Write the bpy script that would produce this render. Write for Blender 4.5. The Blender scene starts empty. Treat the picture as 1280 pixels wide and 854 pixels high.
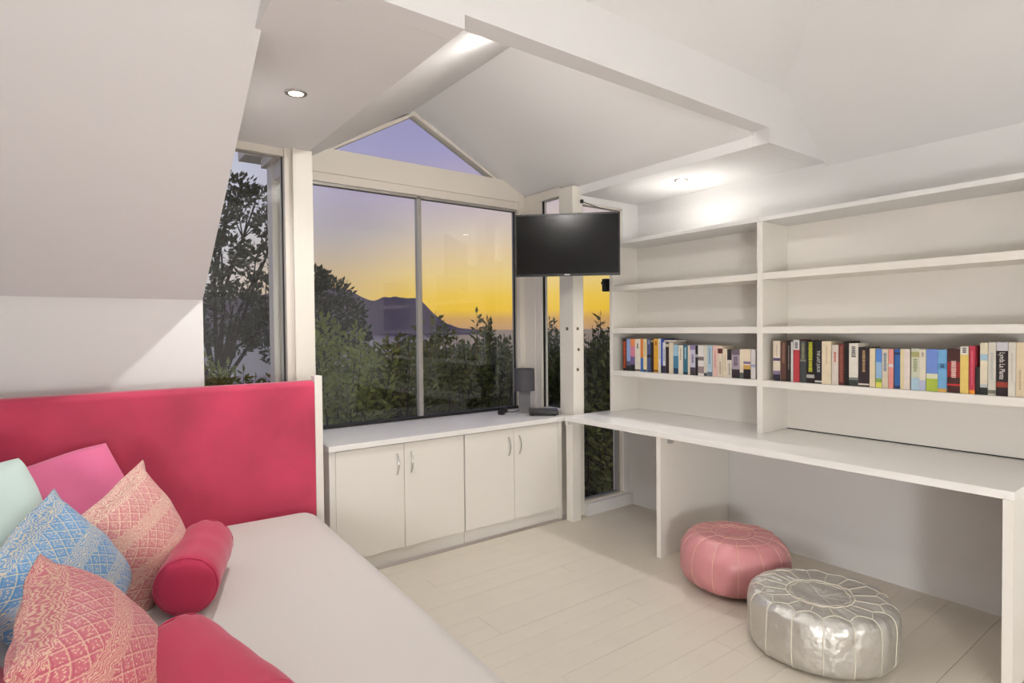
import bpy, bmesh, math, random
from mathutils import Vector, Matrix, noise
random.seed(7)
C = bpy.context.scene.collection
SC = bpy.context.scene

# ------------------------------------------------------------------ camera
H = 1.36
YAW, PITCH, ROLL = math.radians(36.758), math.radians(-1.195), math.radians(-0.531)
fw = Vector((math.sin(YAW)*math.cos(PITCH), math.cos(YAW)*math.cos(PITCH), math.sin(PITCH)))
rt = Vector((math.cos(YAW), -math.sin(YAW), 0)); up = rt.cross(fw)
rt2 = rt*math.cos(ROLL)+up*math.sin(ROLL); up2 = up*math.cos(ROLL)-rt*math.sin(ROLL)
cd = bpy.data.cameras.new('camera'); cam = bpy.data.objects.new('camera', cd); C.objects.link(cam)
cd.sensor_width = 36; cd.lens = 730.45/1280*36; cd.clip_start = 0.05; cd.clip_end = 60000
m = Matrix((rt2, up2, -fw)).transposed().to_4x4(); m.translation = Vector((0, 0, H)); cam.matrix_world = m
SC.camera = cam
SC.view_settings.view_transform = 'Standard'; SC.view_settings.look = 'None'
SC.view_settings.gamma = 1; SC.view_settings.use_curve_mapping = False
SC.view_settings.exposure = 0.0

# ------------------------------------------------------------------ helpers for colour
def lin(c): return tuple((x/255/12.92 if x/255 <= .04045 else ((x/255+.055)/1.055)**2.4) for x in c)
def L4(c): return lin(c)+(1,)

# ------------------------------------------------------------------ dusk sky
W = bpy.data.worlds.new('dusk_sky'); SC.world = W; W.use_nodes = True
nt = W.node_tree; nt.nodes.clear()
def N(t, k, **kw):
    n = t.nodes.new(k)
    for a, b in kw.items(): setattr(n, a, b)
    return n
wo = N(nt, 'ShaderNodeOutputWorld'); bg = N(nt, 'ShaderNodeBackground'); tc = N(nt, 'ShaderNodeTexCoord')
sx = N(nt, 'ShaderNodeSeparateXYZ'); nt.links.new(tc.outputs['Generated'], sx.inputs[0])
asn = N(nt, 'ShaderNodeMath', operation='ARCSINE'); nt.links.new(sx.outputs[2], asn.inputs[0])
mr = N(nt, 'ShaderNodeMapRange'); nt.links.new(asn.outputs[0], mr.inputs[0])
mr.inputs[1].default_value = math.radians(-2); mr.inputs[2].default_value = math.radians(40)
def ramp(stops):
    r = N(nt, 'ShaderNodeValToRGB'); e = r.color_ramp.elements
    while len(e) < len(stops): e.new(.5)
    for el, (d, c) in zip(e, stops): el.position = (d+2)/42; el.color = L4(c)
    nt.links.new(mr.outputs[0], r.inputs[0]); return r
r1 = ramp([(-.4, (184, 146, 120)), (1.1, (210, 162, 96)), (1.9, (238, 192, 64)), (3.2, (240, 198, 80)), (5.2, (238, 206, 134)), (7.6, (230, 202, 164)), (9.4, (217, 197, 180)), (12, (204, 186, 190)), (17, (172, 158, 196)), (40, (92, 92, 150))])
r2 = ramp([(-.4, (188, 160, 146)), (2.5, (208, 176, 120)), (5.2, (202, 174, 136)), (6.8, (190, 171, 154)), (9.2, (176, 166, 170)), (13.4, (173, 161, 188)), (17, (160, 154, 194)), (40, (92, 94, 152))])
r3 = ramp([(-.4, (200, 190, 190)), (8, (210, 208, 216)), (14, (198, 198, 214)), (18, (178, 178, 206)), (40, (92, 94, 152))])
dp = N(nt, 'ShaderNodeVectorMath', operation='DOT_PRODUCT'); nt.links.new(tc.outputs['Generated'], dp.inputs[0]); dp.inputs[1].default_value = (.66, .75, 0)
def zone(a, b, lo, hi):
    mz = N(nt, 'ShaderNodeMapRange', interpolation_type='SMOOTHSTEP'); nt.links.new(dp.outputs['Value'], mz.inputs[0]); mz.inputs[1].default_value = lo; mz.inputs[2].default_value = hi
    mx = N(nt, 'ShaderNodeMix', data_type='RGBA'); nt.links.new(mz.outputs[0], mx.inputs[0]); nt.links.new(a, mx.inputs[6]); nt.links.new(b, mx.inputs[7]); return mx
mx = zone(zone(r3.outputs[0], r2.outputs[0], .83, .92).outputs[2], r1.outputs[0], .92, .99)
nt.links.new(mx.outputs[2], bg.inputs[0]); bg.inputs[1].default_value = 1.04; nt.links.new(bg.outputs[0], wo.inputs[0])

LAMP = dict(dormer=44, soffit=42)   # spot powers (W) of the recessed downlights
LCOL = (1.0, .99, .975)

# ------------------------------------------------------------------ materials
MATS = {}
def pmat(name, col, rough=.6, metal=0, spec=.5, sheen=0, coat=0, emit=None, bump=0, bscale=60, var=0, vscale=4, bdist=.01):
    if name in MATS: return MATS[name]
    mt = bpy.data.materials.new(name); mt.use_nodes = True; t = mt.node_tree; b = t.nodes['Principled BSDF']
    b.inputs['Base Color'].default_value = L4(col); b.inputs['Roughness'].default_value = rough
    b.inputs['Metallic'].default_value = metal; b.inputs['Specular IOR Level'].default_value = spec
    if sheen: b.inputs['Sheen Weight'].default_value = sheen; b.inputs['Sheen Roughness'].default_value = .4
    if coat: b.inputs['Coat Weight'].default_value = coat
    if emit: b.inputs['Emission Color'].default_value = L4(col); b.inputs['Emission Strength'].default_value = emit
    co = N(t, 'ShaderNodeTexCoord')
    if var:
        nz = N(t, 'ShaderNodeTexNoise'); nz.inputs['Scale'].default_value = vscale; nz.inputs['Detail'].default_value = 4
        t.links.new(co.outputs['Object'], nz.inputs['Vector'])
        mm = N(t, 'ShaderNodeMix', data_type='RGBA'); rr = N(t, 'ShaderNodeMapRange'); rr.inputs[1].default_value = .3; rr.inputs[2].default_value = .7
        t.links.new(nz.outputs[0], rr.inputs[0]); t.links.new(rr.outputs[0], mm.inputs[0])
        mm.inputs[6].default_value = tuple(x*(1-var) for x in lin(col))+(1,); mm.inputs[7].default_value = tuple(min(1, x*(1+var)) for x in lin(col))+(1,)
        t.links.new(mm.outputs[2], b.inputs['Base Color'])
    if bump:
        nb = N(t, 'ShaderNodeTexNoise'); nb.inputs['Scale'].default_value = bscale; nb.inputs['Detail'].default_value = 3
        t.links.new(co.outputs['Object'], nb.inputs['Vector'])
        bp = N(t, 'ShaderNodeBump'); bp.inputs['Strength'].default_value = bump; bp.inputs['Distance'].default_value = bdist
        t.links.new(nb.outputs[0], bp.inputs['Height']); t.links.new(bp.outputs[0], b.inputs['Normal'])
    MATS[name] = mt; return mt
def glass_mat():
    mt = bpy.data.materials.new('window_glass'); mt.use_nodes = True; t = mt.node_tree; t.nodes.clear()
    o = N(t, 'ShaderNodeOutputMaterial'); a = N(t, 'ShaderNodeBsdfTransparent'); g = N(t, 'ShaderNodeBsdfGlossy'); g.inputs['Roughness'].default_value = 0.0
    a.inputs[0].default_value = (.97, .985, .98, 1); lw = N(t, 'ShaderNodeLayerWeight'); pw = N(t, 'ShaderNodeMath', operation='POWER'); t.links.new(lw.outputs['Facing'], pw.inputs[0]); pw.inputs[1].default_value = 5
    lw.inputs[0].default_value = .5; f = N(t, 'ShaderNodeMapRange'); t.links.new(pw.outputs[0], f.inputs[0]); f.inputs[3].default_value = .04; f.inputs[4].default_value = 1
    x = N(t, 'ShaderNodeMixShader'); t.links.new(f.outputs[0], x.inputs[0]); t.links.new(a.outputs[0], x.inputs[1]); t.links.new(g.outputs[0], x.inputs[2]); t.links.new(x.outputs[0], o.inputs[0])
    return mt
GLASS = glass_mat()
WALL = pmat('white_wall_paint', (232, 230, 227), .75, spec=.3, bump=.03, bscale=90)
CEIL = pmat('white_ceiling_paint', (233, 231, 229), .8, spec=.25, bump=.02, bscale=90)
TRIM = pmat('cream_gloss_paint', (230, 224, 212), .35, bump=.03, bscale=40)
JOIN = pmat('white_lacquered_board', (238, 233, 224), .4, bump=.01, bscale=30)
DESKM = pmat('white_gloss_laminate', (244, 241, 236), .22)
PLANK = pmat('painted_floorboard', (215, 206, 190), .38, bump=.06, bscale=18, var=.035, vscale=3)
SUB = pmat('dark_floor_gap', (96, 84, 66), .9)
ALU = pmat('aluminium_frame', (172, 168, 162), .4, metal=.6)
CHROME = pmat('brushed_chrome', (200, 198, 194), .25, metal=1)
DARKG = pmat('black_seal_and_gap_shade', (25, 24, 22), .6)
FRAMEW = pmat('painted_window_timber', (224, 216, 204), .45, bump=.03, bscale=50)

# ------------------------------------------------------------------ mesh builders
class MB:
    def __init__(s): s.v = []; s.f = []
    def add(s, vs, fs):
        o = len(s.v); s.v += [tuple(p) for p in vs]; s.f += [tuple(i+o for i in q) for q in fs]; return s
    def box(s, x0, x1, y0, y1, z0, z1):
        return s.add([(x0, y0, z0), (x1, y0, z0), (x1, y1, z0), (x0, y1, z0), (x0, y0, z1), (x1, y0, z1), (x1, y1, z1), (x0, y1, z1)],
                     [(0, 3, 2, 1), (4, 5, 6, 7), (0, 1, 5, 4), (1, 2, 6, 5), (2, 3, 7, 6), (3, 0, 4, 7)])
    def slab(s, poly, off):            # polygon extruded by a vector
        n = len(poly); off = Vector(off); p = [Vector(q) for q in poly]
        return s.add(p+[q+off for q in p], [tuple(range(n)), tuple(range(2*n-1, n-1, -1))]+[(i, i+n, (i+1) % n+n, (i+1) % n) for i in range(n)])
    def tube(s, pts, r, n=8, closed=False):
        P = [Vector(p) for p in pts]; k = len(P); R = r if isinstance(r, (list, tuple)) else [r]*k; vs = []
        for i, p in enumerate(P):
            d = (P[(i+1) % k]-P[i-1]) if closed else (P[min(i+1, k-1)]-P[max(i-1, 0)])
            d.normalize(); a = d.orthogonal() if i == 0 else (A-d*A.dot(d)); a.normalize(); A = a; b = d.cross(a)
            vs += [p+(a*math.cos(j*2*math.pi/n)+b*math.sin(j*2*math.pi/n))*R[i] for j in range(n)]
        fs = [(i*n+j, i*n+(j+1) % n, ((i+1) % k)*n+(j+1) % n, ((i+1) % k)*n+j) for i in range(k if closed else k-1) for j in range(n)]
        if not closed: fs += [tuple(range(n-1, -1, -1)), tuple((k-1)*n+j for j in range(n))]
        return s.add(vs, fs)
    def lathe(s, prof, n=32, c=(0, 0, 0)):
        vs = [(c[0]+r*math.cos(j*2*math.pi/n), c[1]+r*math.sin(j*2*math.pi/n), c[2]+z) for r, z in prof for j in range(n)]; k = len(prof)
        return s.add(vs, [(i*n+j, i*n+(j+1) % n, (i+1)*n+(j+1) % n, (i+1)*n+j) for i in range(k-1) for j in range(n)]+[tuple(range(n-1, -1, -1)), tuple((k-1)*n+j for j in range(n))])
    def mesh(s, name, bev=0, fix=True):
        me = bpy.data.meshes.new(name); me.from_pydata(s.v, [], s.f)
        if fix or bev:
            b = bmesh.new(); b.from_mesh(me); bmesh.ops.recalc_face_normals(b, faces=b.faces)
            if bev: bmesh.ops.bevel(b, geom=list(b.edges), offset=bev, segments=2, affect='EDGES', profile=.6, clamp_overlap=True)
            b.to_mesh(me); b.free()
        return me
def link(name, me, mat, parent=None, loc=None, smooth=False):
    o = bpy.data.objects.new(name, me); C.objects.link(o)
    if me is not None and mat is not None and not me.materials: me.materials.append(mat)
    if smooth:
        for p in me.polygons: p.use_smooth = True
    if parent: o.parent = parent
    if loc is not None: o.location = loc
    return o
def tag(o, label, cat, group=None, kind=None):
    o['label'] = label; o['category'] = cat
    if group: o['group'] = group
    if kind: o['kind'] = kind
    return o
def B(name, mat, box, parent=None, bev=0, loc=None):
    return link(name, MB().box(*box).mesh(name, bev), mat, parent, loc)
def thing(name, label, cat, loc=(0, 0, 0), rz=0, group=None):
    o = link(name, None, None, None, loc); o.rotation_euler = (0, 0, rz); o.empty_display_size = .05
    return tag(o, label, cat, group)
def struct(name, mb, mat, label, cat, bev=0):
    return tag(link(name, mb.mesh(name, bev), mat), label, cat, kind='structure')

# ================================================================== THE SETTING
XL, XW, XU, YB = -.55, 3.43, 3.55, -3.0          # left wall, lower right wall, upper right wall, wall behind
ZT = 3.0
PZ = lambda y: 1.52+.69*(3.25-y)                 # the attic slope above the bed
RZ = lambda x: 2.624-.69*(x-3.08)                # the attic slope above the bookcase
YP = 3.25-(ZT-1.52)/.69; XR = 3.08-(ZT-2.624)/.69
YBM = 1.65

fl = struct('floor', MB().box(XL, XW, YB, 3.13, -.12, -.012), SUB, 'floor of cream-painted boards laid side by side', 'floor')
pk = {}
def plank(L):
    L = round(L, 3)
    if L not in pk: pk[L] = MB().box(0, L, 0, .0993, -.02, 0).mesh('floorboard', .0004); pk[L].materials.append(PLANK)
    return pk[L]
ROWS = int((3.125-YB)/.1)
for i in range(ROWS):
    y = YB+i*.1+.0008; j = [1.35, 2.05, .75, 2.75][(i*3+i//4) % 4]
    for a, b in ((XL, XL+j), (XL+j, XW)):
        o = link('floorboard', plank(b-a-.0005), None, fl, (a, y+random.choice((0, 0, 0, .0006)), random.uniform(-.0005, 0)))

# walls
struct('wall_left', MB().box(XL-.1, XL, YB, 3.25, 0, 3.0), WALL, 'white wall at the pillow side of the bed', 'wall')
struct('wall_front', MB().box(XL-.1, 3.65, YB-.1, YB, 0, 3.1), WALL, 'white wall opposite the windows', 'wall')
struct('wall_right', MB().box(XW, XU, YB, 3.09, 0, 1.985).box(XU, XU+.1, YB, 3.2, 0, 2.60), WALL, 'white wall behind the bookcase and desk', 'wall')
wk = MB().box(XL-.1, .51, 3.25, 3.40, 0, 1.62).box(.44, .51, 3.25, 3.40, 1.62, 2.40).box(.51, .965, 3.27, 3.40, 0, .62)
struct('wall_back', wk, WALL, 'white knee wall behind the pink headboard', 'wall')
struct('wall_bay', MB().box(.965, 2.95, 3.70, 3.80, -.5, .733).box(.965, 1.05, 3.39, 3.70, -.5, .733).box(2.862, 2.95, 3.235, 3.70, -.5, .733), FRAMEW, 'low white wall under the bay windows', 'wall')
struct('wall_corner', MB().box(2.95, XW, 3.05, 3.16, -.02, .085).box(3.375, XU, 3.09, 3.20, .085, 2.33).box(2.952, 3.375, 3.09, 3.16, 2.275, 2.33), WALL, 'white wall framing the narrow floor-length window', 'wall')

# ceilings and attic slopes
t_ = (0, .06, .08)
P1 = [(XL, 3.25, PZ(3.25)), (.51, 3.25, PZ(3.25)), (.51, YP, ZT), (XL, YP, ZT)]
P2 = [(.51, YBM, PZ(YBM)), (3.08, YBM, PZ(YBM)), (XR, YP, ZT), (.51, YP, ZT)]
sl = MB().slab(P1, (0, .05, .08)).slab(P2, (0, .05, .08))
struct('ceiling_slope', sl, CEIL, 'big sloping attic ceiling rising from the headboard wall', 'ceiling')
struct('ceiling_bookcase_slope', MB().slab([(XU, YB, RZ(XU)), (XU, YBM, RZ(XU)), (3.08, YBM, RZ(3.08)), (XR, YP, ZT), (XR, YB, ZT)], (.05, 0, .08)), CEIL, 'sloping attic ceiling above the bookcase wall', 'ceiling')
struct('ceiling', MB().box(XL, XR, YB, YP, ZT, ZT+.1), CEIL, 'flat top of the attic ceiling', 'ceiling')
struct('ceiling_dormer', MB().box(.51, 1.05, 1.741, 3.40, 2.352, 2.40), CEIL, 'flat low ceiling strip with a downlight above the side window', 'ceiling')
struct('wall_cheek', MB().slab([(.51, 3.25, PZ(3.25)+.002), (.51, 3.25, 2.352), (.51, 3.25-(2.352-1.52)/.69, 2.352)], (-.04, 0, 0)).slab([(.51, 2.044, 2.352), (.51, 1.672, 2.352), (.51, 1.672, PZ(1.672)), ], (-.02, 0, 0)), CEIL, 'triangular side wall of the window dormer', 'wall')
RX, RZZ = 1.925, 2.895
VL, VR = (1.05, 2.356), (2.92, 2.382)
vm = MB().slab([(VL[0], 1.741, VL[1]), (RX, 1.741, RZZ), (RX, 3.705, RZZ), (VL[0], 3.705, VL[1])], (-.02, 0, .06))
vm.slab([(RX, 1.741, RZZ), (VR[0], 1.741, VR[1]), (VR[0], 3.705, VR[1]), (RX, 3.705, RZZ)], (.02, 0, .06))
struct('ceiling_gable', vm, CEIL, 'pitched gable ceiling running out to the triangular window', 'ceiling')
struct('ceiling_soffit', MB().box(2.92, XU+.05, 1.741, 3.15, 2.322, 2.383), CEIL, 'lowered ceiling strip with a downlight beside the bookcase wall', 'ceiling')
bm_ = MB().slab([(.51, YBM, 2.352), (1.05, YBM, 2.352), (1.05, YBM, 2.40), (2.92, YBM, 2.40), (2.92, YBM, 2.322), (XU, YBM, 2.322), (XU, YBM, RZ(XU)+.03), (3.08, YBM, 2.66), (.51, YBM, 2.66)], (0, .09, 0)).box(1.05, 2.92, YBM+.01, YBM+.09, 2.66, 2.96)
struct('trim_1', bm_, CEIL, 'deep white boxed beam across the ceiling', 'beam')

# posts and window timber
p1 = struct('trim_2', MB().box(.963, 1.066, 3.25, 3.39, 0, 2.352), TRIM, 'cream square post between the side window and the bay', 'post', .004)
link('cover_strip', MB().box(.956, .974, 3.24, 3.252, 0, 2.352).mesh('strip', .003), TRIM, p1)
p2 = struct('trim_3', MB().box(2.853, 2.951, 3.085, 3.232, 0, 2.382), TRIM, 'cream square post with bolt heads behind the television', 'post', .004)
BOLT = pmat('tarnished_bolt_head', (120, 110, 98), .45, metal=.7)
bo = MB().lathe([(.012, -.002), (.012, .003), (.008, .006), (.0005, .007)], 16).mesh('bolt'); bo.materials.append(BOLT)
for x, z in ((2.894, 1.36), (2.901, 1.21), (2.892, 1.066)):
    o = link('bolt', bo, None, p2, (x, 3.085, z)); o.rotation_euler = (math.pi/2, 0, 0)
o = link('bolt', bo, None, p2, (2.853, 3.15, 1.36)); o.rotation_euler = (0, -math.pi/2, 0)

def pane(parent, box): return B('pane', GLASS, box, parent)
# window 1: tall side window left of the bay
w1 = struct('window_1', MB().box(.51, .965, 3.29, 3.36, 2.312, 2.352).box(.922, .965, 3.275, 3.36, .62, 2.352).box(.51, .965, 3.29, 3.36, .62, .66).box(.505, .517, 3.29, 3.36, .66, 2.312), FRAMEW, 'tall side window cut off by the slope, trees beyond', 'window')
pane(w1, (.517, .922, 3.318, 3.324, .66, 2.312))
B('seal', DARKG, (.918, .9225, 3.312, 3.330, .66, 2.312), w1)
# window 2: the wide bay window
w2 = struct('window_2', MB().box(1.05, 2.862, 3.70, 3.76, 2.305, 2.52).box(1.05, 2.862, 3.665, 3.70, 2.36, 2.515).box(1.05, 2.862, 3.68, 3.72, 2.305, 2.36).box(2.815, 2.862, 3.66, 3.76, .733, 2.52).box(1.02, 1.066, 3.66, 3.76, .733, 2.52), FRAMEW, 'wide two-pane bay window looking out to the sunset', 'window')
pane(w2, (1.08, 1.955, 3.722, 3.728, .75, 2.297)); pane(w2, (1.955, 2.80, 3.706, 3.712, .75, 2.297))
al = MB().box(1.94, 1.972, 3.695, 3.735, .735, 2.30)
link('mullion', al.mesh('mullion', .002), ALU, w2)
B('head_track', ALU, (1.066, 2.815, 3.695, 3.74, 2.287, 2.306), w2); B('sill_track', DARKG, (1.066, 2.815, 3.69, 3.74, .733, .752), w2)
B('seal', DARKG, (2.794, 2.798, 3.698, 3.715, .75, 2.29), w2)
for x0, x1 in ((1.066, 1.082), (2.798, 2.815)): B('side_rail', ALU, (x0, x1, 3.70, 3.735, .75, 2.29), w2)
# window 3: right return of the bay
w3 = struct('window_3', MB().box(2.862, 2.93, 3.53, 3.66, .733, 2.40).box(2.866, 2.93, 3.46, 3.53, .733, 2.40).box(2.862, 2.93, 3.232, 3.53, 2.335, 2.40).box(2.862, 2.93, 3.232, 3.46, .733, .76), FRAMEW, 'slim side pane between the bay corner and the bolted post', 'window')
pane(w3, (2.89, 2.896, 3.232, 3.45, .76, 2.335)); B('seal', DARKG, (2.884, 2.90, 3.45, 3.457, .76, 2.335), w3)
# window 4: narrow floor-length window beside the bookcase
w4 = struct('window_4', MB().box(2.951, 2.967, 3.10, 3.15, .085, 2.275).box(3.352, 3.375, 3.10, 3.15, .085, 2.275).box(2.951, 3.375, 3.10, 3.15, 2.262, 2.276).box(2.951, 3.375, 3.085, 3.15, .085, .098), FRAMEW, 'narrow floor-length window beside the bookcase', 'window')
pane(w4, (2.967, 3.352, 3.124, 3.130, .10, 2.262))
B('side_rail', ALU, (3.328, 3.354, 3.11, 3.14, .10, 2.262), w4); B('sill_track', ALU, (2.967, 3.352, 3.105, 3.14, .098, .108), w4)
# window 5: triangular gable light
def tri(y, a): return [(1.255+a*1.9, y, 2.512+a), (2.672-a*2.1, y, 2.512+a), (1.93, y, 2.885-a*1.15)]
to = tri(3.705, 0); ti = [(1.335, 3.705, 2.517), (2.625, 3.705, 2.517), (1.93, 3.705, 2.862)]
fr = MB()
for i in range(3):
    j = (i+1) % 3; fr.slab([to[i], to[j], ti[j], ti[i]], (0, .07, 0))
w5 = struct('window_5', fr, FRAMEW, 'triangular gable window showing violet sky', 'window')
link('pane', MB().slab([(p[0], 3.745, p[2]) for p in ti], (0, .006, 0)).mesh('pane'), GLASS, w5)
gw = MB().slab([(1.02, 3.705, 2.50), (to[0][0], 3.705, 2.512), (to[2][0], 3.705, to[2][2]), (RX, 3.705, RZZ+.05), (.98, 3.705, 2.36)], (0, .07, 0))
gw.slab([(to[1][0], 3.705, 2.512), (2.95, 3.705, 2.50), (2.95, 3.705, 2.41), (RX, 3.705, RZZ+.05), (to[2][0], 3.705, to[2][2])], (0, .07, 0))
struct('wall_gable', gw, CEIL, 'white gable wall around the triangular window', 'wall')
# window 6: left return of the bay, seen from outside through the side window
w6 = struct('window_6', MB().box(.955, 1.02, 3.66, 3.76, -.5, 2.36).box(.965, 1.02, 3.39, 3.44, .733, 2.36).box(.965, 1.02, 3.44, 3.66, 2.26, 2.36).box(.965, 1.02, 3.44, 3.66, .733, .78), FRAMEW, 'side pane of the bay seen through the tall side window', 'window')
pane(w6, (.988, .994, 3.44, 3.66, .78, 2.26))
# outside eave of the bay
struct('trim_4', MB().box(.93, 1.10, 3.40, 3.80, 2.36, 2.415).box(.84, 1.3, 3.80, 3.98, 2.43, 2.50).box(.80, 1.05, 3.40, 3.98, 2.50, 2.53), FRAMEW, 'white roof eave projecting outside the bay', 'eave')

# ================================================================== DOWNLIGHTS
LENS = pmat('lamp_lens', (255, 246, 228), .4, emit=9)
def downlight(x, y, z, power, label, ang=130, nrm=(0, 0, -1)):
    t = thing('downlight', label, 'downlight', (x, y, z), group='recessed ceiling downlights')
    t.rotation_euler = Vector((0, 0, -1)).rotation_difference(Vector(nrm)).to_euler()
    link('trim_ring', MB().lathe([(.030, -.001), (.031, -.006), (.044, -.004), (.045, 0), (.030, .004)], 28).mesh('ring'), CHROME, t, smooth=True)
    link('lamp_lens', MB().lathe([(.0005, -.0045), (.029, -.004), (.029, -.001), (.0005, 0)], 24).mesh('lens'), LENS, t)
    l = bpy.data.lights.new('downlight_beam', 'SPOT'); l.energy = power; l.color = LCOL; l.spot_size = math.radians(ang); l.spot_blend = 1; l.shadow_soft_size = .012
    o = bpy.data.objects.new('downlight_beam', l); C.objects.link(o); o.parent = t; o.location = (0, 0, -.05)
downlight(.755, 2.497, 2.352, LAMP['dormer'], 'lit downlight in the flat ceiling above the side window', 160)
downlight(3.178, 2.40, 2.322, LAMP['soffit'], 'lit downlight in the lowered ceiling beside the bookcase wall', 104)
pe = thing('fill_globe', 'unseen globe fill light added on a stand behind the camera', 'lamp', (-.22, -1.5, 0))  # added fill light behind the camera, evens out the room brightness
link('globe', MB().lathe([(.20*math.sin(math.pi*k/16)+.0005, 0.85-.20*math.cos(math.pi*k/16)) for k in range(17)], 32).mesh('globe'), pmat('fill_globe_glow', (251, 252, 255), .4, emit=86), pe, smooth=True)
link('stem', MB().tube([(0, 0, .02), (0, 0, .66)], .011, 10).mesh('stem'), CHROME, pe)
link('base', MB().lathe([(.16, 0), (.16, .015), (.03, .03)], 32).mesh('base'), CHROME, pe)

bl = thing('beam_fill_globe', 'small unseen fill light added on the window side of the ceiling beam', 'lamp', (1.46, 1.741, 2.545))  # added fill light hidden by the beam, brightens gable ceiling and bay
link('globe', MB().lathe([(.05*math.sin(math.pi*k/12)+.0005, -.05*math.cos(math.pi*k/12)) for k in range(13)], 24, (0, .085, 0)).mesh('globe'), pmat('beam_fill_glow', (255, 252, 248), .4, emit=180), bl, smooth=True)
link('holder', MB().tube([(0, 0, 0), (0, .03, 0)], .02, 12).mesh('holder'), CHROME, bl)

# ================================================================== BED
VEL = pmat('raspberry_velvet', (190, 58, 88), .75, sheen=.45, var=.2, vscale=3.6, bump=.05, bscale=12)
SHEET = pmat('white_bed_sheet', (214, 208, 202), .9, spec=.2, bump=.04, bscale=14)
bed = thing('bed', 'bed frame with raspberry pink velvet headboard and white end post', 'bed', (.2, 2.0, 0))
def bp_(name, mat, box, bev=0, par=bed):
    o = B(name, mat, box, None, bev); o.parent = par; o.location = (-.2, -2.0, 0); return o
hb = MB(); n = 10; prof = [(3.0, .30), (3.0, 1.075)]+[(3.0+.03-.03*math.cos(a), 1.075+.03*math.sin(a)) for a in [math.pi*k/(2*n) for k in range(1, n+1)]]+[(3.075, 1.105), (3.08, 1.10), (3.08, .30)]
hm = MB(); hm.slab([(-.52, y, z) for y, z in prof], (1.495, 0, 0))
o = link('headboard', hm.mesh('headboard'), VEL, bed, (-.2, -2, 0)); o['label'] = 'raspberry pink velvet headboard panel'
bp_('end_post', JOIN, (.977, 1.016, 3.0, 3.062, 0, 1.130), .003)
bp_('base', JOIN, (-.5, .84, 1.05, 2.985, .10, .215), .01)
for x in (-.45, .78):
    for y in (1.1, 2.9): bp_('leg', JOIN, (x, x+.05, y, y+.05, 0, .10))
# mattress, soft-edged
def soft_box(w, d, h, r, nx, ny, seed=0, amp=.003):
    def ax(n, L):
        e = [L/2-r*(1-math.sin(math.pi/2*k/6)) for k in range(7)]
        mid = [-(L/2-r)+(L-2*r)*k/n for k in range(n+1)]
        return [-q for q in e[::-1]][:-1]+mid+e[1:]
    X, Y = ax(nx, w), ax(ny, d); vs = []; fs = []; nX, nY = len(X), len(Y)
    def zz(x, y):
        a = max(0, abs(x)-(w/2-r))/r; b = max(0, abs(y)-(d/2-r))/r; q = min(1, math.hypot(a, b)); return -r+r*math.sqrt(max(0, 1-q*q))
    for top in (1, -1):
        for y in Y:
            for x in X:
                a = max(0, abs(x)-(w/2-r)); b = max(0, abs(y)-(d/2-r)); hyp = math.hypot(a, b); px, py = x, y
                if hyp > r: px = math.copysign(w/2-r+a*r/hyp, x); py = math.copysign(d/2-r+b*r/hyp, y)
                z = zz(px, py); nz = noise.noise(Vector((px*3+seed, py*3, 0)))*amp if top > 0 else 0
                vs.append((px, py, (h+z+nz) if top > 0 else -z*.5))
    for s in (0, 1):
        o = s*nX*nY
        for j in range(nY-1):
            for i in range(nX-1):
                q = (o+j*nX+i, o+j*nX+i+1, o+(j+1)*nX+i+1, o+(j+1)*nX+i); fs.append(q if s == 0 else q[::-1])
    rim = [i for i in range(nX)]+[j*nX+nX-1 for j in range(1, nY)]+[(nY-1)*nX+i for i in range(nX-2, -1, -1)]+[j*nX for j in range(nY-2, 0, -1)]
    k = len(rim)
    for i in range(k): fs.append((rim[i], rim[i]+nX*nY, rim[(i+1) % k]+nX*nY, rim[(i+1) % k]))
    return MB().add(vs, fs)
mt_ = link('mattress', soft_box(1.44, 1.94, .265, .11, 14, 18).mesh('mattress'), SHEET, None, (.215, 2.02, .215), True)
mt_.rotation_euler = (0, 0, math.radians(-2.2)); tag(mt_, 'mattress under a smooth white fitted sheet', 'mattress')

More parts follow.
